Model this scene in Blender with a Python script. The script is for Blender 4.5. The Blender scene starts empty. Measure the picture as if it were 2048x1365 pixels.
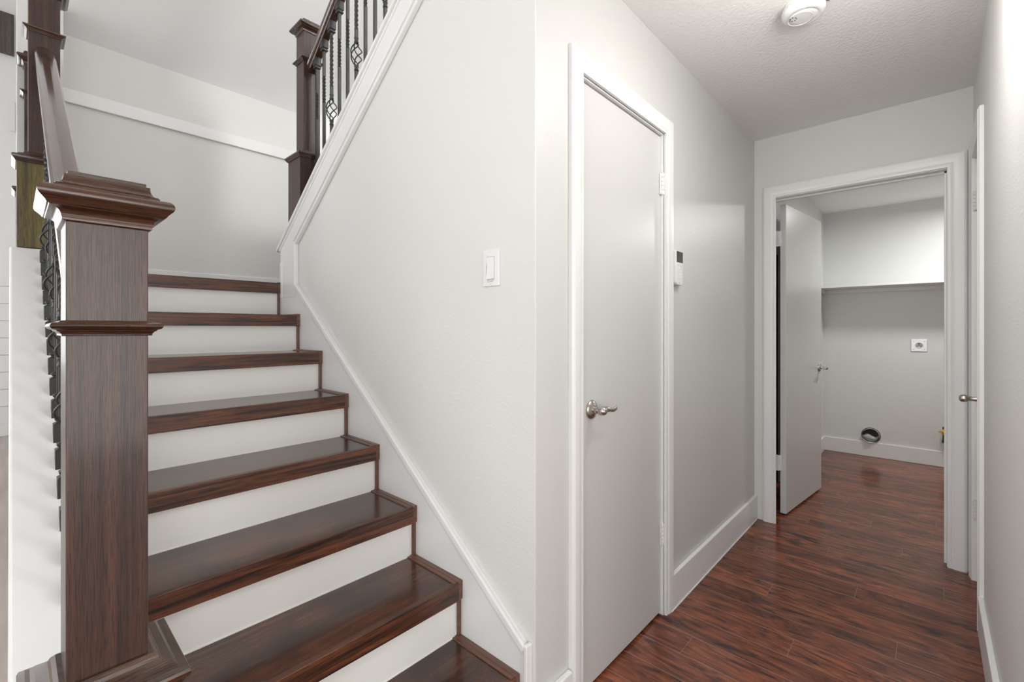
import bpy, bmesh, math, random
from mathutils import Vector, Matrix
random.seed(4)
S = bpy.context.scene
COL = S.collection
PI = math.pi

# ------------------------------------------------------------------ camera
F_PX = 916.3
YAW = math.atan(838 / F_PX)
cam_d = bpy.data.cameras.new('camera')
cam = bpy.data.objects.new('camera', cam_d)
COL.objects.link(cam)
cam.location = (0, 0, 1.21)
cam.rotation_euler = (PI / 2, 0, YAW)
cam_d.sensor_width = 36
cam_d.lens = F_PX / 2048 * 36
cam_d.shift_y = -23.5 / 2048
cam_d.clip_start = 0.02
S.camera = cam

# ------------------------------------------------------------------ world
W = bpy.data.worlds.new('daylight')
S.world = W
W.use_nodes = True
bg = W.node_tree.nodes['Background']
bg.inputs[0].default_value = (0.93, 0.97, 1.0, 1)
bg.inputs[1].default_value = 3.2

# ------------------------------------------------------------------ exposure
vs = S.view_settings
vs.view_transform = 'Standard'
vs.look = 'None'
vs.gamma = 1
vs.use_curve_mapping = False
vs.exposure = 0.0

# ------------------------------------------------------------------ daylight through the windows, and added fill lights
def area(name, loc, direction, sx, sy, power, color=(1, 1, 1), spread=PI):
    l = bpy.data.lights.new(name, 'AREA')
    l.shape = 'RECTANGLE'
    l.size, l.size_y = sx, sy
    l.energy = power
    l.color = color
    l.spread = spread
    o = bpy.data.objects.new(name, l)
    COL.objects.link(o)
    o.location = loc
    o.rotation_euler = Vector(direction).to_track_quat('-Z', 'Y').to_euler()
    return o
DAY = (1.0, 0.985, 0.96)
# (x centre, z centre, width, height) of the four windows in the wall behind the camera
WINS = [(-5.9, 1.6, 1.5, 2.0), (-3.5, 1.6, 1.7, 2.0), (-1.5, 1.6, 1.3, 2.0), (-3.1, 3.9, 3.4, 1.2)]
PW = [26, 40, 14, 14]
for (x, z, w, h), p in zip(WINS, PW):
    area('window_daylight', (x, -3.12, z), (0, 1, -0.05), w * .95, h * .95, p, DAY)
# window in the far living room wall
area('far_daylight', (-7.70, -1.5, 1.9), (1, 0, -0.02), 2.0, 2.2, 28, DAY)
# added low fill at an assumed front doorway, tilted up to brighten the hall
area('entry_door_fill', (.25, -.93, 1.15), (0, 1, 0.55), 1.0, 2.0, 7, DAY)
# added fill from the right for the risers; no window stands there
area('side_fill', (2.5, -.05, 1.35), (-1, 0, 0.12), 1.5, 1.9, 40, DAY)
# added unseen ceiling fills for entry and hall; only the hall gets a fitting
area('entry_top_fill', (-.35, -.35, 2.95), (0, 0, -1), .35, .35, 3, DAY)
area('hall_top_fill', (-.12, 1.55, 2.32), (0, 0, -1), .22, .22, 4, DAY)
# added upper-floor fill, tilted up to brighten the vaulted ceiling; no window
area('upper_fill', (1.2, 1.5, 3.2), (-1, -0.05, 1.1), .7, .7, 120, DAY)

# ------------------------------------------------------------------ materials
def mat(name, base, rough=.5, metal=0, coat=0, coat_rough=.1, spec=.5):
    m = bpy.data.materials.new(name)
    m.use_nodes = True
    b = m.node_tree.nodes['Principled BSDF']
    b.inputs['Base Color'].default_value = (*base, 1)
    b.inputs['Roughness'].default_value = rough
    b.inputs['Metallic'].default_value = metal
    b.inputs['Coat Weight'].default_value = coat
    b.inputs['Coat Roughness'].default_value = coat_rough
    b.inputs['Specular IOR Level'].default_value = spec
    return m

def node(m, t, **kw):
    n = m.node_tree.nodes.new(t)
    for k, v in kw.items():
        setattr(n, k, v)
    return n

def link(m, a, b):
    m.node_tree.links.new(a, b)

def bump(m, scale, strength, dist=.002, detail=2, coord='Object', mapscale=(1, 1, 1)):
    b = m.node_tree.nodes['Principled BSDF']
    tc = node(m, 'ShaderNodeTexCoord')
    mp = node(m, 'ShaderNodeMapping')
    mp.inputs['Scale'].default_value = mapscale
    n = node(m, 'ShaderNodeTexNoise')
    n.inputs['Scale'].default_value = scale
    n.inputs['Detail'].default_value = detail
    bp = node(m, 'ShaderNodeBump')
    bp.inputs['Strength'].default_value = strength
    bp.inputs['Distance'].default_value = dist
    link(m, tc.outputs[coord], mp.inputs[0])
    link(m, mp.outputs[0], n.inputs['Vector'])
    link(m, n.outputs[0], bp.inputs['Height'])
    link(m, bp.outputs[0], b.inputs['Normal'])
    return m

M = {}
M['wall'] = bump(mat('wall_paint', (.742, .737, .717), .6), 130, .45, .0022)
M['hall'] = bump(mat('darker_wall_paint', (.648, .646, .632), .37), 130, .35, .0020)  # darker tone of the wall paint, for the closet-door wall
M['laundry'] = bump(mat('laundry_paint', (.75, .757, .742), .4), 130, .3, .0020)
M['ceil'] = bump(mat('ceiling_paint', (.88, .88, .87), .75), 75, .8, .003)
M['vault'] = bump(mat('vault_paint', (.9, .9, .895), .8), 75, .3, .002)
M['far'] = bump(mat('far_wall_paint', (.83, .83, .825), .6), 90, .3, .002)
M['trim'] = mat('trim_gloss_paint', (.84, .84, .83), .3)
M['linen'] = mat('linen_door_paint', (.80, .80, .79), .3)
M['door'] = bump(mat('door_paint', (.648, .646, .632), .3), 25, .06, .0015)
M['riser'] = bump(mat('riser_paint', (.83, .82, .785), .33), 9, .10, .002)
M['iron'] = bump(mat('wrought_iron', (.045, .044, .042), .42, .25), 90, .25, .0006)
M['nickel'] = mat('satin_nickel', (.52, .48, .44), .26, 1)
M['chrome'] = mat('polished_chrome', (.75, .75, .75), .1, 1)
M['steel'] = mat('brushed_steel', (.72, .72, .71), .33, .8)
M['plastic'] = mat('white_plastic', (.80, .80, .79), .35)
M['plasticwarm'] = mat('detector_plastic', (.82, .82, .80), .4)
M['slot'] = mat('dark_slot', (.05, .05, .05), .6)
M['screen'] = mat('black_screen', (.018, .016, .015), .12)
M['grey'] = mat('key_outline_grey', (.55, .55, .56), .5)
M['duct'] = bump(mat('galvanised_duct', (.42, .42, .41), .45, .3), 60, .5, .002)
M['black'] = mat('black_pipe', (.02, .02, .02), .45, .3)
M['yellow'] = mat('yellow_valve', (.75, .45, .02), .4)
M['brass'] = mat('brass', (.6, .42, .18), .3, 1)
M['marks'] = mat('printed_marks', (.35, .35, .34), .6)

def wood(name, dark, light, axis, rough=.3, grain=1.0, coat=.5, bumps=.25, scale=1.0, mottled=0.0, contrast=(.32, .68), along=2.6):
    """stained oak, grain along axis (0,1,2)"""
    m = mat(name, dark, rough, 0, coat, .12)
    b = m.node_tree.nodes['Principled BSDF']
    tc = node(m, 'ShaderNodeTexCoord')
    mp = node(m, 'ShaderNodeMapping')
    sc = [70 * scale] * 3
    sc[axis] = along * scale
    mp.inputs['Scale'].default_value = sc
    link(m, tc.outputs['Object'], mp.inputs[0])
    n1 = node(m, 'ShaderNodeTexNoise')
    n1.inputs['Scale'].default_value = 1.0
    n1.inputs['Detail'].default_value = 6
    n1.inputs['Roughness'].default_value = .65
    n1.inputs['Distortion'].default_value = .8
    link(m, mp.outputs[0], n1.inputs['Vector'])
    mp2 = node(m, 'ShaderNodeMapping')
    sc2 = [620] * 3
    sc2[axis] = 26
    mp2.inputs['Scale'].default_value = sc2
    link(m, tc.outputs['Object'], mp2.inputs[0])
    n2 = node(m, 'ShaderNodeTexNoise')
    n2.inputs['Scale'].default_value = 1.0
    n2.inputs['Detail'].default_value = 2
    link(m, mp2.outputs[0], n2.inputs['Vector'])
    r1 = node(m, 'ShaderNodeValToRGB')
    r1.color_ramp.elements[0].position = contrast[0]
    r1.color_ramp.elements[1].position = contrast[1]
    r1.color_ramp.elements[0].color = (*dark, 1)
    r1.color_ramp.elements[1].color = (*light, 1)
    link(m, n1.outputs[0], r1.inputs[0])
    r2 = node(m, 'ShaderNodeValToRGB')
    r2.color_ramp.elements[0].position = .37
    r2.color_ramp.elements[1].position = .50
    r2.color_ramp.elements[0].color = (.36, .34, .34, 1)
    r2.color_ramp.elements[1].color = (1, 1, 1, 1)
    link(m, n2.outputs[0], r2.inputs[0])
    mx = node(m, 'ShaderNodeMix', data_type='RGBA', blend_type='MULTIPLY')
    mx.inputs[0].default_value = .7 * grain
    link(m, r1.outputs[0], mx.inputs[6])
    link(m, r2.outputs[0], mx.inputs[7])
    out = mx.outputs[2]
    if mottled:
        n3 = node(m, 'ShaderNodeTexNoise')
        n3.inputs['Scale'].default_value = 7
        n3.inputs['Detail'].default_value = 5
        link(m, tc.outputs['Object'], n3.inputs['Vector'])
        r3 = node(m, 'ShaderNodeValToRGB')
        r3.color_ramp.elements[0].position = .38
        r3.color_ramp.elements[1].position = .62
        r3.color_ramp.elements[0].color = (.55, .5, .48, 1)
        r3.color_ramp.elements[1].color = (1.25, 1.2, 1.1, 1)
        link(m, n3.outputs[0], r3.inputs[0])
        mx3 = node(m, 'ShaderNodeMix', data_type='RGBA', blend_type='MULTIPLY')
        mx3.inputs[0].default_value = mottled
        link(m, out, mx3.inputs[6])
        link(m, r3.outputs[0], mx3.inputs[7])
        out = mx3.outputs[2]
    link(m, out, b.inputs['Base Color'])
    bp = node(m, 'ShaderNodeBump')
    bp.inputs['Strength'].default_value = bumps
    bp.inputs['Distance'].default_value = .0008
    link(m, n2.outputs[0], bp.inputs['Height'])
    link(m, bp.outputs[0], b.inputs['Normal'])
    return m

DK, LT = (.024, .0115, .0085), (.080, .034, .0205)
M['newel'] = wood('newel_oak_vertical', DK, LT, 2, .38, 1.2, .25, .4, 1.35, 0, (.34, .70), 1.0)
M['panelwood'] = wood('grey_brown_wood', (.055, .042, .036), (.13, .11, .10), 2, .5, .6, .1, .3, .5)
M['olive'] = wood('greenish_oak', (.045, .028, .011), (.19, .15, .035), 2, .5, 1.0, .1, .4, .6)  # greenish tone, on the landing newel's plinth alone
M['newel_y'] = wood('newel_oak_cross', (.016, .008, .006), (.10, .043, .021), 1, .27, 1.1, .35)
M['rail'] = wood('handrail_oak', DK, (.10, .038, .022), 0, .2, .8, 1.0)
M['tread'] = wood('tread_stained_wood', (.028, .011, .007), (.12, .043, .024), 1, .24, .4, .35, .1, .5, 1.0)
M['nosing'] = wood('nosing_oak', (.014, .006, .004), (.17, .056, .024), 1, .38, 1.0, .2, .2, .9, .3, (.38, .62))
M['strip'] = wood('tread_edge_strip', (.09, .038, .024), (.20, .09, .055), 0, .35, .6, .3, .2)

def laminate():
    m = mat('laminate_floor', (.1, .04, .03), .2, 0, 0, .12, .38)
    b = m.node_tree.nodes['Principled BSDF']
    geo = node(m, 'ShaderNodeTexCoord')
    sep = node(m, 'ShaderNodeSeparateXYZ')
    link(m, geo.outputs['Object'], sep.inputs[0])
    def math_(op, a, bv=None, c=None):
        n = node(m, 'ShaderNodeMath', operation=op)
        for i, v in enumerate((a, bv, c)):
            if v is None: continue
            if isinstance(v, (int, float)): n.inputs[i].default_value = v
            else: link(m, v, n.inputs[i])
        return n.outputs[0]
    PWID = .1255
    yy = math_('DIVIDE', math_('SUBTRACT', sep.outputs[1], 2.185 - 40 * PWID), PWID)
    row = math_('FLOOR', yy)
    fy = math_('FRACT', yy)
    off = math_('FRACT', math_('MULTIPLY', row, .377))
    xx = math_('ADD', math_('DIVIDE', sep.outputs[0], 1.21), off)
    cx = math_('FLOOR', xx)
    fx = math_('FRACT', xx)
    # seams
    sy = math_('LESS_THAN', fy, .020)
    sx = math_('LESS_THAN', fx, .0010)
    seam = math_('MAXIMUM', sy, sx)
    # per-plank random
    comb = node(m, 'ShaderNodeCombineXYZ')
    link(m, row, comb.inputs[0]); link(m, cx, comb.inputs[1])
    wn = node(m, 'ShaderNodeTexWhiteNoise', noise_dimensions='3D')
    link(m, comb.outputs[0], wn.inputs[0])
    # grain coordinates shifted per plank
    vm = node(m, 'ShaderNodeVectorMath', operation='MULTIPLY')
    link(m, geo.outputs['Object'], vm.inputs[0]); vm.inputs[1].default_value = (2.2, 11, 1)
    va = node(m, 'ShaderNodeVectorMath', operation='MULTIPLY_ADD')
    link(m, wn.outputs['Color'], va.inputs[0]); va.inputs[1].default_value = (40, 40, 40)
    link(m, vm.outputs[0], va.inputs[2])
    n1 = node(m, 'ShaderNodeTexNoise')
    n1.inputs['Scale'].default_value = 1.3; n1.inputs['Detail'].default_value = 8
    n1.inputs['Roughness'].default_value = .62; n1.inputs['Distortion'].default_value = 2.8
    link(m, va.outputs[0], n1.inputs['Vector'])
    r = node(m, 'ShaderNodeValToRGB')
    e = r.color_ramp.elements
    e[0].position = .34; e[0].color = (.032, .014, .011, 1)
    e[1].position = .70; e[1].color = (.34, .108, .047, 1)
    k = e.new(.47); k.color = (.165, .049, .026, 1)
    link(m, n1.outputs[0], r.inputs[0])
    # fine scratched streaks
    vm2 = node(m, 'ShaderNodeVectorMath', operation='MULTIPLY')
    link(m, geo.outputs['Object'], vm2.inputs[0]); vm2.inputs[1].default_value = (9, 170, 1)
    n2 = node(m, 'ShaderNodeTexNoise')
    n2.inputs['Scale'].default_value = 1; n2.inputs['Detail'].default_value = 3
    link(m, vm2.outputs[0], n2.inputs['Vector'])
    r2 = node(m, 'ShaderNodeValToRGB')
    r2.color_ramp.elements[0].position = .35; r2.color_ramp.elements[0].color = (.5, .48, .46, 1)
    r2.color_ramp.elements[1].position = .6; r2.color_ramp.elements[1].color = (1.1, 1.1, 1.1, 1)
    link(m, n2.outputs[0], r2.inputs[0])
    mx = node(m, 'ShaderNodeMix', data_type='RGBA', blend_type='MULTIPLY')
    mx.inputs[0].default_value = .55
    link(m, r.outputs[0], mx.inputs[6]); link(m, r2.outputs[0], mx.inputs[7])
    tone = math_('MULTIPLY_ADD', wn.outputs['Value'], .5, .78)
    vsn = node(m, 'ShaderNodeVectorMath', operation='SCALE')
    link(m, mx.outputs[2], vsn.inputs[0]); link(m, tone, vsn.inputs['Scale'])
    mx2 = node(m, 'ShaderNodeMix', data_type='RGBA')
    link(m, seam, mx2.inputs[0]); link(m, vsn.outputs[0], mx2.inputs[6])
    mx2.inputs[7].default_value = (.34, .19, .14, 1)
    link(m, mx2.outputs[2], b.inputs['Base Color'])
    bp = node(m, 'ShaderNodeBump'); bp.inputs['Strength'].default_value = .12; bp.inputs['Distance'].default_value = .0015
    link(m, n1.outputs[0], bp.inputs['Height'])
    link(m, bp.outputs[0], b.inputs['Normal'])
    rr = math_('MULTIPLY_ADD', n2.outputs[0], .16, .12)
    link(m, rr, b.inputs['Roughness'])
    return m
M['laminate'] = laminate()

def living_floor():
    m = mat('pale_plank_floor', (.42, .35, .31), .3)
    b = m.node_tree.nodes['Principled BSDF']
    tc = node(m, 'ShaderNodeTexCoord'); mp = node(m, 'ShaderNodeMapping')
    mp.inputs['Scale'].default_value = (1.5, 14, 1)
    link(m, tc.outputs['Object'], mp.inputs[0])
    n = node(m, 'ShaderNodeTexNoise'); n.inputs['Scale'].default_value = 1; n.inputs['Detail'].default_value = 5
    link(m, mp.outputs[0], n.inputs['Vector'])
    r = node(m, 'ShaderNodeValToRGB')
    r.color_ramp.elements[0].position = .3; r.color_ramp.elements[0].color = (.28, .225, .20, 1)
    r.color_ramp.elements[1].position = .7; r.color_ramp.elements[1].color = (.42, .355, .325, 1)
    link(m, n.outputs[0], r.inputs[0]); link(m, r.outputs[0], b.inputs['Base Color'])
    return m
M['living'] = living_floor()

def glass():
    m = bpy.data.materials.new('window_glass'); m.use_nodes = True
    b = m.node_tree.nodes['Principled BSDF']
    b.inputs['Transmission Weight'].default_value = 1
    b.inputs['Roughness'].default_value = 0
    b.inputs['IOR'].default_value = 1.45
    return m
M['glass'] = glass()
M['recess'] = mat('unlit_closet_dark', (.06, .055, .05), .6)  # darkness of an unlit closet put into its wall colour
def emis(name, col, s):
    m = mat(name, (.8, .8, .8), .4)
    b = m.node_tree.nodes['Principled BSDF']
    b.inputs['Emission Color'].default_value = (*col, 1)
    b.inputs['Emission Strength'].default_value = s
    return m
M['lampglass'] = emis('lit_opal_glass', (1, .98, .95), .25)

# ------------------------------------------------------------------ mesh helpers
class MB:
    def __init__(s): s.v, s.f, s.sm = [], [], []
    def quads(s, pts, faces, smooth=False):
        o = len(s.v); s.v += [tuple(p) for p in pts]
        for f in faces: s.f.append([i + o for i in f]); s.sm.append(smooth)
        return s
    def box(s, x0, x1, y0, y1, z0, z1, mtx=None):
        p = [Vector(q) for q in ((x0,y0,z0),(x1,y0,z0),(x1,y1,z0),(x0,y1,z0),(x0,y0,z1),(x1,y0,z1),(x1,y1,z1),(x0,y1,z1))]
        if mtx: p = [mtx @ q for q in p]
        return s.quads(p, [(0,3,2,1),(4,5,6,7),(0,1,5,4),(1,2,6,5),(2,3,7,6),(3,0,4,7)])
    def loft(s, rings, smooth=False, cap=True, closed=True):
        n = len(rings[0]); pts = [p for r in rings for p in r]; fs = []
        for i in range(len(rings) - 1):
            for j in range(n if closed else n - 1):
                k = (j + 1) % n
                fs.append((i*n+j, i*n+k, (i+1)*n+k, (i+1)*n+j))
        if cap:
            fs.append(tuple(reversed(range(n)))); fs.append(tuple((len(rings)-1)*n + j for j in range(n)))
        return s.quads(pts, fs, smooth)
    def square_lathe(s, cx, cy, prof, smooth=False):
        return s.loft([[(cx-h,cy-h,z),(cx+h,cy-h,z),(cx+h,cy+h,z),(cx-h,cy+h,z)] for h, z in prof], smooth)
    def lathe(s, prof, n=24, mtx=None, smooth=True):
        rings = []
        for r, z in prof:
            rings.append([ (mtx @ Vector((r*math.cos(2*PI*k/n), r*math.sin(2*PI*k/n), z))) if mtx else Vector((r*math.cos(2*PI*k/n), r*math.sin(2*PI*k/n), z)) for k in range(n)])
        return s.loft(rings, smooth)
    def tube(s, pts, r, n=8, smooth=True, flat=None):
        pts = [Vector(p) for p in pts]; rings = []
        up = Vector((0,0,1)); prev = None
        for i, p in enumerate(pts):
            d = (pts[min(i+1, len(pts)-1)] - pts[max(i-1, 0)]).normalized()
            a = prev if prev is not None else (Vector((1,0,0)) if abs(d.z) > .9 else up)
            u = (a - d * a.dot(d)).normalized(); v = d.cross(u); prev = u
            rr = r[i] if isinstance(r, (list, tuple)) else r
            fl = flat[i] if flat else 1
            rings.append([p + u*rr*fl*math.cos(2*PI*k/n) + v*rr*math.sin(2*PI*k/n) for k in range(n)])
        return s.loft(rings, smooth)
    def prism(s, poly, axis, a, b):
        """polygon in the two other axes extruded along axis from a to b (poly as 2-tuples)"""
        def P(q, t):
            if axis == 0: return (t, q[0], q[1])
            if axis == 1: return (q[0], t, q[1])
            return (q[0], q[1], t)
        n = len(poly)
        pts = [P(q, a) for q in poly] + [P(q, b) for q in poly]
        fs = [tuple(range(n)), tuple(reversed(range(n, 2*n)))] + [(i, n+i, n+(i+1)%n, (i+1)%n) for i in range(n)]
        return s.quads(pts, fs)
    def build(s, name, material, parent=None, bevel=0, loc=None, seg=2, sharp=0):
        me = bpy.data.meshes.new(name); me.from_pydata(s.v, [], s.f); me.update()
        for p, k in zip(me.polygons, s.sm): p.use_smooth = k
        bm = bmesh.new(); bm.from_mesh(me); bmesh.ops.recalc_face_normals(bm, faces=bm.faces); bm.to_mesh(me); bm.free()
        if sharp: me.set_sharp_from_angle(angle=math.radians(sharp))
        me.materials.append(M[material] if isinstance(material, str) else material)
        o = bpy.data.objects.new(name, me); COL.objects.link(o)
        if parent: o.parent = parent
        if loc: o.location = loc
        if bevel:
            b = o.modifiers.new('bevel', 'BEVEL'); b.width = bevel; b.segments = seg; b.limit_method = 'ANGLE'; b.angle_limit = math.radians(35)
        return o

def struct(o): o['kind'] = 'structure'; return o
def tag(o, label, cat, group=None):
    o['label'] = label; o['category'] = cat
    if group: o['group'] = group
    return o
def thing(name, loc, label, cat, group=None):
    o = bpy.data.objects.new(name, None); COL.objects.link(o); o.location = loc
    o.empty_display_size = .05
    return tag(o, label, cat, group)
def wallbox(name, m, *b, bevel=0): return struct(MB().box(*b).build(name, m, bevel=bevel))

# ------------------------------------------------------------------ key dimensions
XH = -.835          # hall left wall face
XR = .155           # hall right wall face
YW = 1.01           # switch wall face
YE = 3.217          # end wall face
HC = 2.415          # hall ceiling
SL = .719           # stair slope
RUN, RISE = .249, .179
XN, ZN = -.876, .208  # first tread nosing
XT = -2.62          # top nosing / wall end
ZL = ZN + 7 * RISE  # landing level
XB = -3.65          # landing back wall
YB = 1.95           # far wall of the stairwell
def cap_lo(x): return 1.551 - SL * (x + 2.6)      # top of the lower sloped cap
def cap_up(x): return 1.690 + .716 * (x + 2.6)    # top of the upper sloped cap

# ------------------------------------------------------------------ shell: floors
wallbox('floor', 'laminate', -1.0, 2.6, -3.2, 5.6, -.06, 0)
wallbox('floor_living', 'living', -7.8, -1.0, -3.2, 2.0, -.06, 0)

# hall ceiling and upper floor slab
wallbox('ceiling', 'ceil', XH - .0, XR, YW + .18, YE, HC, HC + .03)
wallbox('ceiling_laundry', 'ceil', -.95, 1.3, YE + .115, 5.62, 2.372, 2.40)
# switch wall with the sloping top (one polygon in XZ)
poly = [(XT, 0), (XH - .115, 0), (XH - .115, HC), (.35, HC), (.35, cap_up(.35) - .03), (XT, cap_up(XT) - .03)]
struct(MB().prism(poly, 1, YW, YW + .18).build('wall_switch', 'wall'))
# hall left wall with the closet doorway
DY0, DY1, DZ = 1.245, 1.862, 2.035
wallbox('wall_corner', 'wall', XH - .115, XH, YW, YW + .006, 0, HC)
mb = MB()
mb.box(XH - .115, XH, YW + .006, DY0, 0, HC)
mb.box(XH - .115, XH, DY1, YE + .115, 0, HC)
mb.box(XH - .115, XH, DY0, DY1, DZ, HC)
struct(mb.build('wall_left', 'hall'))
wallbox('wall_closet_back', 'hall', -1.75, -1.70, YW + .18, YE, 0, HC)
# hall right wall with a narrow linen door near the far end
RY0, RY1, RZ = 2.67, 3.125, 2.035
mb = MB()
mb.box(XR, XR + .115, .95, RY0, 0, HC + .4)
mb.box(XR, XR + .115, RY1, YE + .115, 0, HC + .4)
mb.box(XR, XR + .115, RY0, RY1, RZ, HC + .4)
struct(mb.build('wall_right', 'wall'))
# end wall with the laundry doorway
EX0, EX1, EZ = -.712, .062, 2.032
mb = MB()
mb.box(XH - .115, EX0 - .036, YE, YE + .115, 0, HC)
mb.box(EX1, 1.3, YE, YE + .115, 0, HC)
mb.box(EX0 - .036, EX1, YE, YE + .115, EZ, HC)
struct(mb.build('wall_end', 'wall'))
# laundry room
LY, LX = 5.52, -.80
wallbox('wall_laundry_back', 'laundry', LX - .1, 1.3, LY, LY + .1, 0, 2.372)
mb = MB()
mb.box(LX - .1, LX, YE + .115, 3.44, 0, 2.372); mb.box(LX - .1, LX, 4.12, LY, 0, 2.372); mb.box(LX - .1, LX, 3.44, 4.12, 1.80, 2.372)
struct(mb.build('wall_laundry_left', 'laundry'))
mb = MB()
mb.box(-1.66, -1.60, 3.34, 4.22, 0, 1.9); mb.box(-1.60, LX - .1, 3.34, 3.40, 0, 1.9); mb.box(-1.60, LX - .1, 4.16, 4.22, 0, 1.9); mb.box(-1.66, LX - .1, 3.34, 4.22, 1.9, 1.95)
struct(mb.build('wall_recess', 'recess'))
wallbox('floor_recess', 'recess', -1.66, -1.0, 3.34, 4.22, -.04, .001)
wallbox('wall_laundry_right', 'laundry', 1.2, 1.3, YE + .115, LY, 0, 2.372)
# stairwell walls: thicker lower part with a ledge, set back above
wallbox('wall_landing', 'wall', XB - .20, XB, .02, YB, 0, 2.55)
wallbox('wall_landing_upper', 'wall', XB - .28, XB - .16, .02, YB, 2.55, 3.06)
wallbox('wall_stairwell_far', 'wall', XB, XH - .116, YB, YB + .1, 0, 5.0)
wallbox('wall_upper_far', 'wall', XH - .116, 1.3, YB, YB + .1, HC + .03, 5.0)
wallbox('wall_landing_end', 'wall', XB - .28, XB + .02, .022, .20, 1.2, 5.0)
# vaulted ceiling over the stairs rising from the landing wall
zc = 2.93
struct(MB().prism([(XB - .3, zc - .02), (1.3, zc - .02 + .42 * (1.3 - XB + .3)), (1.3, zc + .08 + .42 * (1.3 - XB + .3)), (XB - .3, zc + .08)], 1, .1, YB + .1).build('ceiling_stairwell', 'vault'))
# living room shell
mb = MB()
mb.box(-7.85, -7.75, -.42, 2.0, 0, 5.2); mb.box(-7.85, -7.75, -3.3, -2.58, 0, 5.2)
mb.box(-7.85, -7.75, -2.58, -.42, 0, .75); mb.box(-7.85, -7.75, -2.58, -.42, 3.05, 5.2)
struct(mb.build('wall_living_far', 'far'))
wn = struct(MB().box(-7.82, -7.815, -2.58, -.42, .75, 3.05).build('window_5', 'glass'))
fm = MB()
for y in (-2.55, -1.5, -.45): fm.box(-7.84, -7.74, y - .03, y + .03, .75, 3.05)
for z in (.78, 1.9, 3.02): fm.box(-7.84, -7.74, -2.58, -.42, z - .03, z + .03)
fm.build('window_frame', 'trim', wn)
wallbox('wall_living_side', 'far', -7.85, XB - .28, YB, YB + .1, 0, 5.2)
wallbox('wall_entry_right', 'far', 2.6, 2.7, -1.1, 1.0, 0, 5.2)
wallbox('wall_entry_side', 'far', -.50, -.40, -3.3, -1.0, 0, 5.2)
mb = MB()
mb.box(-.50, -.27, -1.1, -1.0, 0, 5.2); mb.box(.77, 2.6, -1.1, -1.0, 0, 5.2); mb.box(-.27, .77, -1.1, -1.0, 2.42, 5.2)
struct(mb.build('wall_entry', 'far'))
wallbox('wall_entry_return', 'far', XR + .115, 2.7, .95, 1.05, 0, 5.2)
wallbox('ceiling_living', 'vault', -7.85, 2.7, -3.3, YB + .1, 5.2, 5.26)
mb = MB()
xs = sorted(set([-7.85, -.40] + [w[0] - w[2]/2 for w in WINS] + [w[0] + w[2]/2 for w in WINS]))
zs = sorted(set([0, 5.2] + [w[1] - w[3]/2 for w in WINS] + [w[1] + w[3]/2 for w in WINS]))
for i in range(len(xs) - 1):
    for j in range(len(zs) - 1):
        cx_, cz_ = (xs[i] + xs[i+1]) / 2, (zs[j] + zs[j+1]) / 2
        if any(abs(cx_ - w[0]) < w[2]/2 and abs(cz_ - w[1]) < w[3]/2 for w in WINS): continue
        mb.box(xs[i], xs[i+1], -3.3, -3.2, zs[j], zs[j+1])
struct(mb.build('wall_window_side', 'far'))
for i, (x, z, w, h) in enumerate(WINS):
    wn = struct(MB().box(x - w/2, x + w/2, -3.26, -3.255, z - h/2, z + h/2).build('window_%d' % (i + 1), 'glass'))
    fm = MB()
    for s_ in (-1, 1):
        fm.box(x + s_*(w/2 - .03) - .03, x + s_*(w/2 - .03) + .03, -3.29, -3.18, z - h/2, z + h/2)
        fm.box(x - w/2, x + w/2, -3.29, -3.18, z + s_*(h/2 - .03) - .03, z + s_*(h/2 - .03) + .03)
    fm.box(x - .02, x + .02, -3.28, -3.20, z - h/2, z + h/2)
    fm.box(x - w/2, x + w/2, -3.28, -3.20, z - .02, z + .02)
    fm.build('window_frame', 'trim', wn)

# ------------------------------------------------------------------ trims
T = [0]
def trim(mb, name=None, m='trim', bevel=.0025):
    T[0] += 1
    return struct(mb.build(name or 'trim_%d' % T[0], m, bevel=bevel))

def bar_xz(mb, p, q, w0, w1, y0, y1):
    """bar in the XZ plane along p->q, between offsets w0..w1 on the left of the direction; ends cut square"""
    p, q = Vector(p), Vector(q); d = (q - p).normalized(); n = Vector((-d.y, d.x))
    mb.prism([tuple(p + n*w0), tuple(q + n*w0), tuple(q + n*w1), tuple(p + n*w1)], 1, y0, y1)

# skirt board with the sloped top, following the stairs
K = (-2.43, 1.449); E_ = (-.853, .297); U = (-2.43, 1.655)
def band_lo(x): return 1.655 + .7035 * (x + 2.43)
YS = YW - .016
mb = MB().prism([(E_[0], 0), E_, K, (K[0], 1.38), (XT + .004, 1.38), (XT + .004, .9), (-2.2, .3), (-1.4, 0)], 1, YS, YW)
trim(mb, bevel=.002)
mb = MB()
bar_xz(mb, E_, K, -.004, .018, YS - .010, YS + .002)
bar_xz(mb, E_, K, .010, .026, YS - .004, YS + .014)
mb.box(E_[0] - .004, E_[0] + .009, YS - .010, YW, 0, E_[1] + .012)
trim(mb, bevel=.003)
trim(MB().box(XT - .06, XT + .006, YS, YW + .18, .3, ZL - .058), bevel=.001)
# vertical board at the wall end and the sloping band under the cap
mb = MB().box(XT - .006, XT + .02, YS - .003, YS + .01, 1.38, 1.575)
trim(mb, bevel=.002)
xr = .34
mb = MB().prism([(XT - .003, cap_up(XT) - .03), (XT - .003, 1.38), (K[0], 1.38), U, (xr, band_lo(xr)), (xr, cap_up(xr) - .025)], 1, YS, YW)
trim(mb, bevel=.001)
mb = MB()
bar_xz(mb, U, (xr, band_lo(xr)), -.004, .014, YS - .004, YW)
bar_xz(mb, U, (xr, band_lo(xr)), .010, .026, YS - .012, YW)
mb.box(K[0] - .012, K[0] + .002, YS - .006, YW, K[1], U[1])
trim(mb, bevel=.004)
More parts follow.
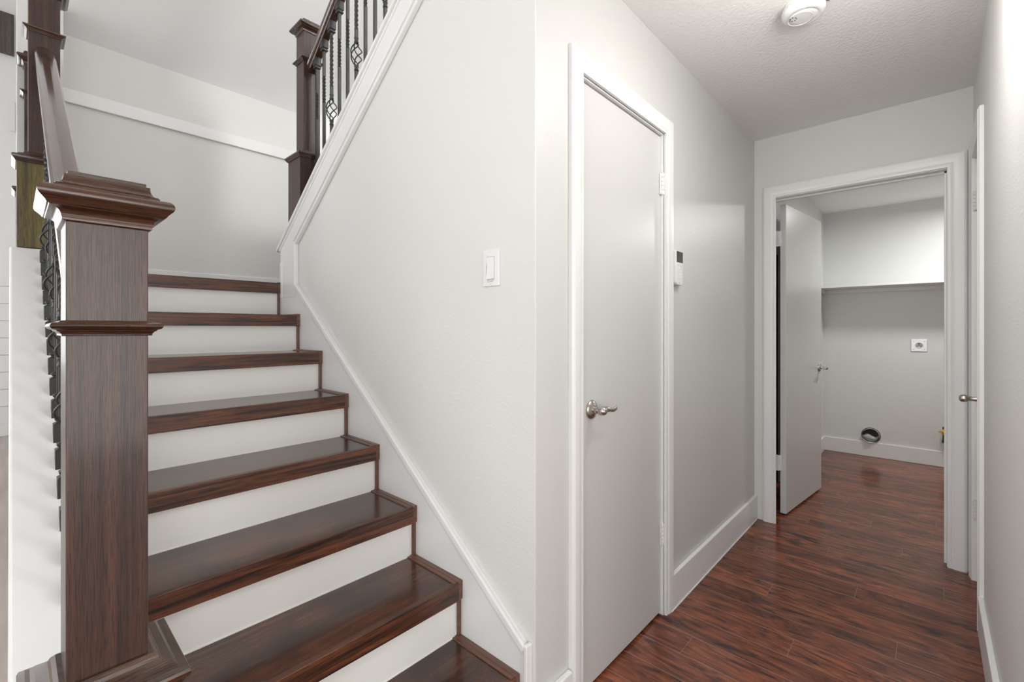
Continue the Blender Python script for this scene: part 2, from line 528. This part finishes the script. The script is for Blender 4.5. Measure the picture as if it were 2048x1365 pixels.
# upper cap board with a small bed moulding
mb = MB().prism([(-2.655, cap_up(-2.655) - .019), (xr, cap_up(xr) - .019), (xr, cap_up(xr)), (-2.655, cap_up(-2.655))], 1, YW - .030, YW + .215)
trim(mb, bevel=.005)
mb = MB().prism([(-2.635, cap_up(-2.635) - .036), (xr, cap_up(xr) - .036), (xr, cap_up(xr) - .018), (-2.635, cap_up(-2.635) - .018)], 1, YW - .021, YW)
trim(mb, bevel=.004)

# lower knee wall outside the stairs and its sloped cap
KY0, KY1 = .012, .168
mb = MB().prism([(-.999, 0), (-.999, cap_lo(-.999) - .03), (-2.56, cap_lo(-2.56) - .03), (XB, cap_lo(-2.56) - .03), (XB, 0)], 1, KY0, KY1)
struct(mb.build('wall_stair_outer', 'far'))
mb = MB().prism([(-.86, cap_lo(-.86) - .028), (-.86, cap_lo(-.86)), (-2.56, cap_lo(-2.56)), (XB, cap_lo(-2.56)), (XB, cap_lo(-2.56) - .028), (-2.55, cap_lo(-2.56) - .028)], 1, -.004, .184)
trim(mb, bevel=.006)

# ledge trim on the landing wall
mb = MB().box(XB - .001, XB + .022, .19, YB, 2.507, 2.585)
mb.box(XB - .17, XB + .002, .19, YB, 2.56, 2.585)
trim(mb, bevel=.003)

# baseboards
def base(name, *b):
    return struct(MB().box(*b).build(name, 'trim', bevel=.004))
base('baseboard_left', XH, XH + .018, 1.905, YE, 0, .152)
base('baseboard_left_near', XH, XH + .018, YW, 1.172, 0, .152)
base('baseboard_right', XR - .018, XR, .95, RY0 - .066, 0, .145)
base('baseboard_landing', XB, XB + .014, .20, YB, ZL, 1.590)
base('baseboard_laundry_back', LX, 1.2, LY - .016, LY, 0, .138)
base('baseboard_laundry_left', LX, LX + .016, 4.13, LY - .016, 0, .138)
base('baseboard_living_far', -7.75, -7.735, -3.2, 1.9, 0, .14)
# caulk line under the long hall baseboard
trim(MB().box(XH + .018, XH + .021, 1.905, YE - .02, 0, .006), bevel=.001)

def casing(name, frame, w, side_a, side_b, top, bottom=0, t=.018):
    """moulded casing; frame(s, z, d) -> world: s along the wall, d out of the wall; three nested steps"""
    k = w / .067
    prof = [(0, 0), (0, .011), (.003, .0125), (.011, .0125), (.0125, .0105), (.0145, .0105), (.019, .0145), (.026, .0165), (.045, .0185), (.057, .0185), (.0585, .0165), (.0605, .0165), (.062, .0155), (.067, .012), (.067, 0)]
    mb = MB(); rings = []
    for s0, sgn, z in ((side_a, -1, None), (side_a, -1, 1), (side_b, 1, 1), (side_b, 1, None)):
        rings.append([frame(s0 + sgn * a * k, (top + a * k) if z else bottom, d) for a, d in prof])
    mb.loft(rings, False)
    T[0] += 1
    return struct(mb.build('trim_%d' % T[0], 'trim', sharp=40))

CW = .067
casing(None, lambda s, z, d: (XH + d, s, z), CW, DY0 - .002, DY1 + .002 - .028 + .03, DZ + .002)
casing(None, lambda s, z, d: (s, YE - d, z), .072, EX0, EX1, EZ)
casing(None, lambda s, z, d: (XR - d, s, z), CW, RY0, RY1, RZ)

def jamb(a, b, top, frame, depth, stop_at):
    mb = MB()
    def bx(s0, s1, z0, z1, d0, d1):
        pts = [frame(s, z, d) for z in (z0, z1) for (s, d) in ((s0, d0), (s1, d0), (s1, d1), (s0, d1))]
        mb.quads(pts, [(0,3,2,1),(4,5,6,7),(0,1,5,4),(1,2,6,5),(2,3,7,6),(3,0,4,7)])
    bx(a - .002, a + .008, 0, top, 0, depth); bx(b - .008, b + .002, 0, top, 0, depth); bx(a, b, top - .008, top + .002, 0, depth)
    bx(a + .008, a + .018, 0, top - .008, stop_at, stop_at + .03); bx(b - .018, b - .008, 0, top - .008, stop_at, stop_at + .03)
    bx(a + .008, b - .008, top - .018, top - .008, stop_at, stop_at + .03)
    return trim(mb, bevel=.0012)
jamb(DY0 - .006, DY1 + .006, DZ + .004, lambda s, z, d: (XH - d, s, z), .115, .052)
jamb(EX0 - .040, EX1 + .006, EZ + .004, lambda s, z, d: (s, YE + d, z), .115, .045)
jamb(RY0 - .006, RY1 + .006, RZ + .004, lambda s, z, d: (XR + d, s, z), .115, .052)

# ------------------------------------------------------------------ doors
def hinge(parent, loc, rz, h=.09, m='plastic'):
    mb = MB()
    for k in range(5):
        z0 = -h/2 + k * h/5
        mb.lathe([(.0055, z0 + .0006), (.0062, z0 + .002), (.0062, z0 + h/5 - .002), (.0055, z0 + h/5 - .0006)], 12)
    mb.lathe([(.004, -h/2 - .003), (.0055, -h/2)], 12); mb.lathe([(.0055, h/2), (.004, h/2 + .003)], 12)
    mb.box(-.016, .016, .003, .006, -h/2, h/2)
    o = mb.build('hinge', m, parent); o.location = loc; o.rotation_euler = (0, 0, rz)
    return o

def lever(parent, loc, mtx, m='nickel', length=.10, screws=True):
    """rosette in the local XY plane, axis +Z out of the door, lever runs along local +X with a wave in local Y"""
    mb = MB()
    mb.lathe([(.032, 0), (.0328, .002), (.031, .006), (.024, .010), (.017, .0125), (.0145, .0145)], 32, mtx)
    ro = mb.build('rosette', m, parent); ro.location = loc
    mb = MB()
    mb.lathe([(.0125, .012), (.0118, .020), (.0105, .024), (.0115, .028), (.0150, .034), (.0155, .042), (.0145, .050), (.010, .057), (.004, .060)], 24, mtx)
    n = 16; rings = []
    for i in range(n):
        t = i / (n - 1)
        x = .002 + t * length
        y = .0035 * math.sin(t * 2 * PI + .3)
        z = .046 + .004 * math.sin(t * PI)
        hw = .011 * (1 - .25 * t); th = .0075 * (1 - t) + .0026
        tw = .9 * math.sin(t * PI * 1.1)
        ring = []
        for k in range(10):
            a = 2 * PI * k / 10
            py, pz = hw * math.cos(a), th * math.sin(a)
            ring.append(mtx @ Vector((x, y + py * math.cos(tw) - pz * math.sin(tw), z + py * math.sin(tw) * .5 + pz * math.cos(tw))))
        rings.append(ring)
    mb.loft(rings, True)
    lv = mb.build('lever', m, parent); lv.location = loc
    if screws:
        mb = MB()
        for sx, sy in ((-.012, -.017), (.012, .017)):
            mm = mtx @ Matrix.Translation((sx, sy, .0075))
            mb.lathe([(.0032, 0), (.0032, .0022), (.002, .0026)], 10, mm)
        mb.build('screw', 'slot', ro)
    return ro

# closet door (closed), slab set into the jamb
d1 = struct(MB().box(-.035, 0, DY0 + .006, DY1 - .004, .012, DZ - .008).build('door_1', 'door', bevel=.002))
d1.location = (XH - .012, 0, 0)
for z in (1.826, .343):
    hinge(d1, (.008, DY1 - .001, z), PI/2)
# lever: out of door = +X world, runs along +Y world
lever(d1, (0, 1.322, .939), Matrix(((0,0,1,0),(1,0,0,0),(0,1,0,0),(0,0,0,1))), length=.088)
# narrow linen door in the right wall (closed)
d3 = struct(MB().box(0, .035, RY0 + .004, RY1 - .004, .012, RZ - .006).build('door_2', 'trim', bevel=.002))
d3.location = (XR + .012, 0, 0)
for z in (1.826, .343):
    hinge(d3, (-.012, RY1 - .006, z), -PI/2)
mb = MB()
mt = Matrix(((0,0,-1,0),(1,0,0,0),(0,1,0,0),(0,0,0,1)))
mb.lathe([(.030, 0), (.031, .003), (.027, .008), (.016, .012), (.011, .016)], 28, mt)
r_ = mb.build('rosette', 'nickel', d3); r_.location = (0, RY0 + .06, .917)
mb = MB()
mb.lathe([(.0115, .012), (.0100, .024), (.0098, .040), (.0105, .050), (.0150, .056), (.0160, .062), (.0150, .072), (.0105, .078), (.003, .080)], 24, mt)
mb.tube([(-.066, 0, 0), (-.066, .03, .004), (-.064, .06, -.002), (-.064, .085, .002)], [.011, .009, .008, .007], 10, True, [.5, .45, .4, .4])
r_ = mb.build('lever', 'nickel', d3); r_.location = (0, RY0 + .06, .917)
# laundry door (open into the laundry), hinged on the left jamb
ang = math.atan2(.765, .082)
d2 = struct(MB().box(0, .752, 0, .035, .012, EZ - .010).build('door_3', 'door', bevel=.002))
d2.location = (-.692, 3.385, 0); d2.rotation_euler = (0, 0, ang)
for z in (1.80, .34):
    mb = MB()
    for k in range(5):
        z0 = -.05 + k * .020
        mb.lathe([(.0050, z0 + .0006), (.0062, z0 + .002), (.0062, z0 + .018), (.0050, z0 + .0194)], 12)
    mb.box(.004, .0125, -.012, .0, -.05, .05)
    mb.box(-.010, .0, .0, .022, -.05, .05)
    h_ = mb.build('hinge', 'plastic', d2); h_.location = (-.012, .036, z)
lever(d2, (.70, 0, .925), Matrix(((-1,0,0,0),(0,0,-1,0),(0,1,0,0),(0,0,0,1))), 'chrome', .085, False)

# ------------------------------------------------------------------ staircase
st = thing('staircase', (XN, .59, 0), 'straight flight of dark stained treads with cream risers between outer knee wall and switch wall', 'staircase')
def stp(mb, name, m, bevel=0):
    o = mb.build(name, m, st, bevel); o.location = (-XN, -.59, 0); return o
YT0, YT1 = .17, .978
for k in range(8):
    xn, z = XN - RUN * k, ZN + RISE * k
    top = k == 7
    back = xn - RUN - .018 if not top else XB
    y1 = YB if top else YT1
    # tread board (behind the nosing)
    t = MB().box(back - (.02 if not top else 0), xn - .018, YT0 if not top else .17, YT1, z - .03, z)
    if top: t.box(XB, XT - .01, YT1, YB, z - .03, z)
    stp(t, 'landing_board' if top else 'tread', 'tread', .001)
    nz = MB().box(xn - .020, xn, YT0, YT1, z - .056, z + .001)
    stp(nz, 'nosing', 'nosing', .0015)
    rz = MB().box(xn - .034, xn - .018, YT0, YS - .001, z - RISE if k else 0, z - .055)
    stp(rz, 'riser', 'riser')
    # brown strip up the riser end and along the tread edge
    if not top:
        s2 = MB().box(xn - RUN - .018, xn - .001, YT1 - .003, YS, z - .055, z + .006)
        s2.box(xn - RUN - .018, xn - .006, YT1 - .016, YT1 - .002, z - .01, z + .004)
        stp(s2, 'edge_strip', 'strip', .002)
        s3 = MB().box(xn - RUN - .018, xn - RUN - .008, YS - .0135, YS, z + .003, z + RISE - .055)
        stp(s3, 'edge_strip', 'strip', .002)
    else:
        s2 = MB().box(xn - .012, xn + .0005, YT1 + .0005, 1.008, z - .056, z + .004)
        stp(s2, 'edge_strip', 'nosing', .001)
# white quarter bead where risers meet the treads
for k in range(1, 8):
    xn, z = XN - RUN * k, ZN + RISE * k
    stp(MB().box(xn - .018, xn - .0155, YT0, YT1 + .002, z - RISE, z - RISE + .003), 'bead', 'riser')

# ------------------------------------------------------------------ newel posts
def newel(cx, cy, zring, zbot, label, plinth='newel', hw=.045, bh=.076):
    """square post with cap, neck ring, base ring and plinth; plinth spans zbot..base ring"""
    t = thing('newel_post', (cx, cy, zbot), label, 'newel post', 'dark oak newel posts')
    def b(mb, name, m='newel', bevel=.0):
        o = mb.build(name, m, t, bevel, seg=3); return o
    zr = zring - zbot
    zb = zr - .492      # top of base ring
    zt = zr + .148      # underside of cap
    b(MB().square_lathe(0, 0, [(hw, zb - .02), (hw, zt + .02)]), 'shaft', bevel=.0015)
    # cap: cove, ogee, bullnose, stepped top tiers
    arc = lambda ch, cz, rx, rz, a0, a1, n=7: [(ch + rx * math.cos(math.radians(a0 + (a1 - a0) * i / n)), cz + rz * math.sin(math.radians(a0 + (a1 - a0) * i / n))) for i in range(n + 1)]
    cap = [(hw, zt - .002), (hw + .004, zt), (hw + .004, zt + .003)]
    cap += arc(hw + .016, zt + .004, -.0115, .012, 0, 80, 6)            # cove
    cap += [(hw + .0165, zt + .0165)]
    cap += arc(hw + .0165, zt + .0215, .004, .004, -80, -10, 4)
    cap += arc(hw + .0175, zt + .0330, .0108, .0100, -50, 90, 10)       # bullnose
    cap += [(hw + .0125, zt + .0430), (hw + .0122, zt + .0465), (hw + .0105, zt + .0470)]
    cap += arc(hw + .0110, zt + .0610, -.0090, -.0130, 90, 10, 6)       # upper cove
    cap += [(hw + .0020, zt + .0635), (hw - .002, zt + .0638), (hw - .002, zt + .0690), (hw - .005, zt + .0700), (.001, zt + .0705)]
    t_ = MB().square_lathe(0, 0, cap, True).build('cap', 'newel_y', t, sharp=32)
    # neck ring
    b(MB().square_lathe(0, 0, [(hw - .001, zr - .012), (hw + .004, zr - .012), (hw + .0045, zr - .009), (hw + .007, zr - .006), (hw + .009, zr - .005), (hw + .0095, zr - .0035),
        (hw + .0145, zr - .0015), (hw + .0165, zr + .002), (hw + .0150, zr + .0055), (hw + .011, zr + .007), (hw + .008, zr + .0072), (hw + .005, zr + .0095), (hw - .001, zr + .010)]), 'neck_ring', 'newel_y', bevel=.0007)
    # base ring over the plinth
    b(MB().square_lathe(0, 0, [(bh - .004, zb - .050), (bh + .004, zb - .050), (bh + .005, zb - .047), (bh + .009, zb - .041), (bh + .0135, zb - .036), (bh + .0145, zb - .030), (bh + .0125, zb - .025), (bh + .006, zb - .022),
        (bh + .001, zb - .021), (bh - .004, zb - .016), (hw + .014, zb - .010), (hw + .011, zb - .004), (hw + .006, zb), (hw - .001, zb + .0005)]), 'base_ring', 'newel_y', bevel=.001)
    b(MB().square_lathe(0, 0, [(bh, 0), (bh, zb - .045)]), 'plinth', plinth, bevel=.0015)
    return t
NEAR = newel(-.921, .0955, 1.2125, 0.0, 'large foreground dark oak newel post at the foot of the stairs')
FAR = newel(-2.662, .0905, 2.400, cap_lo(-2.585) - .012, 'dark oak newel post at the landing corner where the lower handrail ends', 'olive')
UP = newel(-2.520, 1.100, 2.662, 1.66, 'dark oak newel post behind the white sloping cap at the foot of the upper flight')
BACK = newel(XB + .08, .092, 2.465, cap_lo(-2.585), 'dark oak newel post against the landing wall, half hidden at far left')

# ------------------------------------------------------------------ handrails
def rail(name, x0, x1, zf, cy0, cy1, label):
    """sheared extrusion from x0 to x1; zf(x) = underside; profile (y, h)"""
    prof = [(-.018, 0), (-.018, .016), (-.024, .022), (-.024, .030), (-.028, .036), (-.030, .046), (-.029, .058), (-.024, .067), (-.014, .073), (0, .0755)]
    prof = prof + [(-y, h) for y, h in reversed(prof[:-1])]
    mb = MB()
    n = 14
    rings = []
    for i in range(n + 1):
        x = x0 + (x1 - x0) * i / n; cy = cy0 + (cy1 - cy0) * i / n
        rings.append([(x, cy + y, zf(x) + h) for y, h in prof])
    mb.loft(rings, True)
    o = mb.build(name, 'rail', None, sharp=28)
    return tag(o, label, 'handrail', 'sloping dark oak handrails')
def under_lo(x): return 2.310 - SL * (x + 2.575) - .0755
def under_up(x): return 2.640 + .735 * (x + 2.414)
rail('handrail', -.968, -2.614, under_lo, .0945, .0905, 'glossy dark oak handrail rising from the foreground newel to the landing corner')
rail('handrail', -2.475, .30, under_up, 1.10, 1.10, 'dark oak handrail climbing above the white sloping cap at the top')
# level guard rail between the two left newels
mb = MB()
prof = [(-.018, 0), (-.024, .022), (-.030, .046), (-.024, .067), (0, .0755), (.024, .067), (.030, .046), (.024, .022), (.018, 0)]
mb.loft([[(x, .0905 + y, 2.27 + h) for y, h in prof] for x in (-2.71, XB + .13)])
tag(mb.build('handrail', 'rail'), 'short level dark oak guard rail hidden behind the landing corner newel', 'handrail')

# ------------------------------------------------------------------ balusters
HB = .0065
def sq(z, a, h=HB):
    r = h * math.sqrt(2)
    return [(r * math.cos(a + PI/4 + k * PI/2), r * math.sin(a + PI/4 + k * PI/2), z) for k in range(4)]
def twist_part(mb, z0, z1, t0, t1, turns):
    n = int(turns * 20)
    rings = [sq(z0, 0)]
    for i in range(n + 1):
        rings.append(sq(t0 + (t1 - t0) * i / n, turns * 2 * PI * i / n))
    rings.append(sq(z1, turns * 2 * PI))
    # keep the end ring aligned with its neighbour
    mb.loft(rings, False)
def baluster(x, y, zbot, ztop, kind, label, group, cs, shoe, bf=None):
    """cs = slope sign of the surfaces (dz/dx); parts are local to the foot"""
    t = thing('baluster', (x, y, zbot), label, 'baluster', group)
    L = ztop - zbot
    if kind == 'twist':
        mb = MB(); twist_part(mb, .0, L - .01, L - .315, L - .175, 2)
        mb.build('bar', 'iron', t)
    else:
        bc = L - .437          # centre of the basket
        mb = MB(); twist_part(mb, bc + .052, L - .01, bc + .115, L - .055, 3.0)
        mb.build('bar', 'iron', t)
        mb = MB(); mb.loft([sq(0, 0), sq(bc - .052, 0)]); mb.build('bar', 'iron', t)
        mb = MB()
        for q in range(4):
            pts = []
            for i in range(17):
                s_ = i / 16; a = q * PI/2 + s_ * PI * 1.25
                r = .0045 + .0225 * math.sin(PI * s_) ** .9
                pts.append((r * math.cos(a), r * math.sin(a), bc - .055 + .11 * s_))
            mb.tube(pts, .0028, 6)
        mb.build('basket', 'iron', t)
        for sg in (-1, 1):
            mb = MB(); zc_ = bc + sg * .066
            mb.lathe([(.007, zc_ - .013), (.0105, zc_ - .012), (.0105, zc_ - .007), (.0085, zc_ - .005), (.0085, zc_ + .005), (.0105, zc_ + .007), (.0105, zc_ + .012), (.007, zc_ + .013)], 14)
            mb.build('collar', 'iron', t)
    # shoe under the handrail (sheared top)
    def sh(h, zlist, nm, flip):
        mb = MB(); rings = []
        for hh, zz, sl in zlist:
            rings.append([(dx * hh, dy * hh, zz + (cs * dx * hh if sl else 0)) for dx, dy in ((-1,-1),(1,-1),(1,1),(-1,1))])
        mb.loft(rings); mb.build(nm, 'iron', t, bevel=.0006)
    sh(0, [(.0165, L + .002, 1), (.0165, L - .030, 0), (.0115, L - .034, 0), (.0115, L - .037, 0), (.015, L - .039, 0), (.015, L - .045, 0), (.0085, L - .048, 0)], 'top_shoe', 1)
    if shoe:
        sh(0, [(.0175, -.002, 1), (.0175, .036, 0), (.011, .040, 0), (.011, .044, 0), (.0145, .046, 0), (.0145, .050, 0), (.0085, .054, 0)], 'base_shoe', 1)
    return t
ordn = ['first', 'second', 'third', 'fourth', 'fifth', 'sixth', 'seventh', 'eighth', 'ninth', 'tenth', 'eleventh', 'twelfth', 'thirteenth', 'fourteenth', 'fifteenth', 'sixteenth', 'seventeenth', 'eighteenth', 'nineteenth', 'twentieth']
for k in range(13):
    x = -2.414 + .0825 * k
    kind = 'basket' if k % 3 == 2 else 'twist'
    lab = ('iron baluster with a birdcage basket, %s from the newel on the upper flight' if kind == 'basket' else 'plain iron baluster with a short twist, %s from the newel on the upper flight') % ordn[k]
    baluster(x, 1.10, cap_up(x) + .0, under_up(x) + .002, kind, lab, 'iron balusters on the upper flight', .735, True)
for k in range(16):
    x = -2.490 + .0765 * k
    kind = 'basket' if k % 3 == 1 else 'twist'
    lab = ('iron baluster with a birdcage basket, %s down from the landing newel on the lower flight' if kind == 'basket' else 'twisted iron baluster, %s down from the landing newel on the lower flight') % ordn[k]
    cy = .0905 + (x + 2.614) / 1.646 * .004
    baluster(x, cy, cap_lo(x), under_lo(x) + .002, kind, lab, 'iron balusters on the lower flight', -SL, True)

# ------------------------------------------------------------------ small wall things
# light switch
t = thing('light_switch', (-1.008, YW, 1.400), 'white decorator light switch plate on the large wall beside the stairs', 'light switch')
MB().box(-.035, .035, -.006, .001, -.057, .057).build('cover_plate', 'plastic', t, .003)
mb = MB().prism([(-.0065, -.034), (-.0105, -.034), (-.0075, 0), (-.0085, .034), (-.0065, .034)], 0, -.0165, .0165)
mb.build('rocker', 'plasticwarm', t, .0008)
MB().box(-.0175, .0175, -.0068, -.006, -.0365, -.035).build('rocker_gap', 'grey', t)
MB().box(-.0175, .0175, -.0068, -.006, .035, .0365).build('rocker_gap', 'grey', t)
mb = MB()
for i in range(7): mb.box(-.014 + i*.0042, -.0112 + i*.0042, -.0066, -.0059, -.0400, -.0385)
mb.box(-.014, .010, -.0066, -.0059, -.0428, -.0418)
mb.build('printed_marks', 'marks', t)
for z in (-.0485, .0485):
    MB().lathe([(.0028, 0), (.0024, .001)], 12, Matrix(((1,0,0,0),(0,0,-1,-.006),(0,1,0,z),(0,0,0,1)))).build('screw', 'plasticwarm', t)

# alarm keypad on the hall wall
t = thing('alarm_keypad', (XH, 1.975, 1.478), 'slim white alarm keypad with black screen beside the closet door', 'keypad')
mb = MB()
def rr(w, z0, z1, r, n=6):
    pts = []
    for (cy, cz, a0) in ((w - r, z1 - .004, 0), (-w + r, z1 - .004, 90), (-w + r, z0 + r, 180), (w - r, z0 + r, 270)):
        rad = r if cz < 0 else .004
        cyy = cy if cz < 0 else (w - .004 if cy > 0 else -w + .004)
        for i in range(n + 1):
            a = math.radians(a0 + 90 * i / n); pts.append((cyy + rad * math.cos(a), cz + rad * math.sin(a)))
    return pts
o_ = rr(.036, -.075, .075, .016)
mb.loft([[(d, y * s_, z * s_) for y, z in o_] for d, s_ in ((0, .97), (.004, 1.0), (.018, 1.0), (.0225, .985), (.0235, .95))])
mb.build('case', 'plastic', t)
MB().box(.0228, .0246, -.0325, .0325, .024, .0715).build('screen', 'screen', t, .0008)
for r in range(5):
    for c in range(3):
        mb = MB().box(.0232, .0245, -.024 + c*.0175, -.0105 + c*.0175, .008 - r*.0142, .0185 - r*.0142)
        ky = mb.build('key', 'plasticwarm', t, .0012)
        mb2 = MB().box(.0240, .02475, -.0185 + c*.0175, -.0162 + c*.0175, .0115 - r*.0142, .0150 - r*.0142)
        mb2.build('key_mark', 'marks', ky)
MB().box(.0234, .0240, -.006, .008, -.066, -.0645).build('printed_mark', 'marks', t)

# smoke detector
t = thing('smoke_detector', (-.350, 1.985, HC), 'round white smoke detector on the hall ceiling', 'smoke detector')
MB().lathe([(.066, .001), (.066, -.006), (.062, -.010), (.062, -.0135)], 48).build('mounting_base', 'plastic', t)
MB().lathe([(.064, -.0125), (.069, -.014), (.0705, -.018), (.0705, -.028), (.068, -.036), (.060, -.0425), (.050, -.045), (.0495, -.0445), (.046, -.0445), (.044, -.0465), (.030, -.0475), (.001, -.048)], 48).build('cover', 'plasticwarm', t)
mb = MB()
for k in range(26):
    a = 2 * PI * k / 26
    mb.box(.0688, .0708, -.004, .004, -.0235, -.0215, Matrix.Rotation(a, 4, 'Z'))
mb.build('vent_slots', 'grey', t)
rim = [(.040 * math.cos(2*PI*k/32) - .010, .040 * math.sin(2*PI*k/32), -.0474) for k in range(33)]
MB().tube(rim, .0013, 6).build('ring_ridge', 'plastic', t)
mb = MB()
for k in range(7):
    a = 2 * PI * k / 7 + .3
    mb.lathe([(.0022, -.0484), (.0020, -.0465)], 8, Matrix.Translation((-.030 + .011*math.cos(a), -.014 + .011*math.sin(a), 0)))
mb.build('sounder_holes', 'slot', t)
mb = MB()
for i in range(3):
    mb.box(.008 + i*.007, .012 + i*.007, -.052, -.049, -.0452, -.0440)
mb.build('embossed_marks', 'grey', t)
MB().tube([(.066, .010, -.008), (.074, .012, -.010), (.080, .013, -.012)], .003, 8).build('wire_stub', 'slot', t)

# ------------------------------------------------------------------ laundry room contents
# shelf with cleat
t = thing('wall_shelf', (.2, LY, 1.60), 'long white shelf on the laundry back wall', 'shelf')
MB().box(LX - .2 + .001, 1.2 - .2 - .001, -.31, 0, 0, .020).build('shelf_board', 'trim', t, .002)
MB().box(LX - .2 + .001, .999, -.018, 0, -.036, 0).build('cleat', 'trim', t, .002)
MB().box(LX - .2 + .001, LX - .2 + .019, -.30, -.018, -.036, 0).build('cleat', 'trim', t, .002)

# dryer outlet
t = thing('dryer_outlet', (-.079, LY, 1.064), 'square steel dryer outlet plate with a round socket on the laundry wall', 'outlet')
MB().box(-.056, .056, -.006, .0, -.056, .056).build('cover_plate', 'steel', t, .003)
my = Matrix(((1,0,0,0),(0,0,-1,0),(0,1,0,0),(0,0,0,1)))
MB().lathe([(.027, .004), (.027, .0085), (.024, .0095), (.023, .008), (.001, .008)], 32, my).build('socket_face', 'grey', t)
mb = MB()
for a in (90, 210, 330):
    mb.box(-.0028, .0028, -.0100, -.0085, .008, .019, Matrix.Rotation(math.radians(a - 90), 4, 'Y'))
mb.lathe([(.0035, .008), (.0035, .0098)], 10, my)
mb.build('socket_slots', 'slot', t)
for sx in (-1, 1):
    for sz in (-1, 1):
        MB().lathe([(.004, .0055), (.003, .008)], 10, my @ Matrix.Translation((sx * .036, sz * .036, 0))).build('screw', 'grey', t)

# dryer vent: crumpled open duct
t = thing('dryer_vent', (-.422, LY, .200), 'crumpled open metal dryer vent duct low on the laundry wall', 'vent')
mb = MB(); R0 = .068; rings = []
N = 40
for (sc, d) in ((1.0, -.02), (1.0, .030), (.97, .034), (.97, -.018)):
    rings.append([Vector((R0 * sc * math.cos(2*PI*k/N), -(d + (.010 * math.sin(3 * 2*PI*k/N + 1) if d > 0 else 0)), R0 * sc * math.sin(2*PI*k/N))) for k in range(N)])
mb.loft(rings, True, cap=False)
mb.build('duct_rim', 'duct', t)
mb = MB()
mb.lathe([(.0735, .0005), (.0735, .002), (.070, .003), (.069, .001)], 40, my)
mb.build('wall_hole', 'slot', t)
mb = MB(); rings = []
for i in range(8):
    s_ = i / 7
    ring = []
    for k in range(17):
        a = PI * 1.02 + (PI * .96) * k / 16
        r = .064 * (1 - .05 * s_)
        ring.append(Vector((r * math.cos(a), -.006 - .012 * math.sin(s_ * PI), (r * math.sin(a)) * (1 - s_) + .012 * s_ * math.cos(a * 3) + .004)))
    rings.append(ring)
mb.loft(rings, True, cap=False, closed=False)
fl = mb.build('bent_flap', 'duct', t)
so = fl.modifiers.new('t', 'SOLIDIFY'); so.thickness = .0012
MB().lathe([(.062, -.10), (.001, -.10)], 24, my).build('duct_depth', 'slot', t)

# gas valve
t = thing('gas_valve', (.088, LY, .292), 'black gas pipe stub with yellow shutoff valve at the laundry door edge', 'valve')
mb = MB(); mb.tube([(0, .0, -.02), (0, -.03, -.02), (0, -.042, -.016), (0, -.045, 0), (0, -.045, .02)], .013, 14)
mb.build('pipe', 'black', t)
mb = MB(); mb.lathe([(.013, -.07), (.0175, -.068), (.0175, -.048), (.014, -.045), (.0125, -.02), (.0125, .0)], 16, Matrix.Translation((0, -.045, 0)))
mb.build('cap_fitting', 'black', t)
mb = MB(); mb.lathe([(.013, -.002), (.0185, .0), (.0185, .012), (.021, .018), (.021, .034), (.0165, .038), (.0165, .046), (.012, .048)], 16, Matrix.Translation((0, -.045, 0)))
mb.build('valve_body', 'yellow', t)
MB().box(-.040, .006, -.072, -.064, .020, .034).build('valve_handle', 'yellow', t, .003)
MB().lathe([(.012, .046), (.015, .048), (.015, .066), (.011, .068)], 6, Matrix.Translation((0, -.045, 0)), False).build('cap_nut', 'slot', t)

# laundry ceiling lamp
t = thing('ceiling_lamp', (.235, 4.72, 2.372), 'round opal ceiling lamp in the laundry room, just peeking past the door frame', 'lamp')
MB().lathe([(.15, 0), (.155, -.006), (.155, -.018), (.148, -.022)], 40).build('pan', 'plastic', t)
MB().lathe([(.146, -.020), (.143, -.034), (.128, -.052), (.098, -.067), (.055, -.076), (.001, -.079)], 40).build('glass_dome', 'lampglass', t)
l = bpy.data.lights.new('lamp_glow', 'AREA'); l.shape = 'DISK'; l.size = .22; l.energy = 17; l.color = (1, .99, .97)
lo = bpy.data.objects.new('lamp_glow', l); COL.objects.link(lo); lo.location = (.235, 4.72, 2.372 - .085)
l = bpy.data.lights.new('hall_fill_glow', 'POINT'); l.energy = 8.5; l.color = (1, .98, .95); l.shadow_soft_size = .10  # added unseen glow that brightens the hall, below the hall dome
lo = bpy.data.objects.new('hall_fill_glow', l); COL.objects.link(lo); lo.location = (-.12, 1.55, 2.20)

def added_dome_lamp(loc, label, h=.10, r=.16):  # unseen fitting added to go with the hall fill lights
    t = thing('ceiling_lamp', loc, label, 'lamp')
    MB().lathe([(r, 0), (r + .005, -.006), (r + .005, -.018), (r - .003, -.022)], 40).build('pan', 'plastic', t)
    MB().lathe([(r - .004, -.020), (r - .010, -.034), (r - .03, -.058), (r - .07, -.076), (r - .11, -.084), (.001, -.087)], 40).build('glass_dome', 'lampglass', t)
added_dome_lamp((-.12, 1.55, HC), 'round opal ceiling lamp on the hall ceiling before the smoke detector')

# ------------------------------------------------------------------ far living room
t = thing('wall_panel', (-7.75, -.35, 4.33), 'dark wood framed panel high on the far white living room wall', 'panel')
mb = MB().box(0, .06, .268, .374, .0, .455); mb.build('stile', 'panelwood', t, .004)
mb = MB().box(0, .05, -.4, .27, .36, .455); mb.build('rail', 'panelwood', t, .004)
mb = MB().box(0, .05, -.4, .27, .0, .08); mb.build('rail', 'panelwood', t, .004)
MB().box(0, .02, -.4, .27, .08, .36).build('inset_panel', 'panelwood', t)
t = thing('wall_plate', (-7.75, .01, 3.47), 'narrow white wall plate on the far white wall left of the newel posts', 'wall plate')
MB().box(0, .03, -.02, .022, 0, .33).build('cover_plate', 'plastic', t, .004)
mb = MB()
for k in range(9):
    mb.box(0, .012, -.40, .2, .14 + k * .195, .14 + k * .195 + .189)
tag(mb.build('shiplap_cladding', 'far', None, .004, loc=(-7.748, 0, 0)), 'white horizontal board cladding low on the far living room wall', 'cladding')
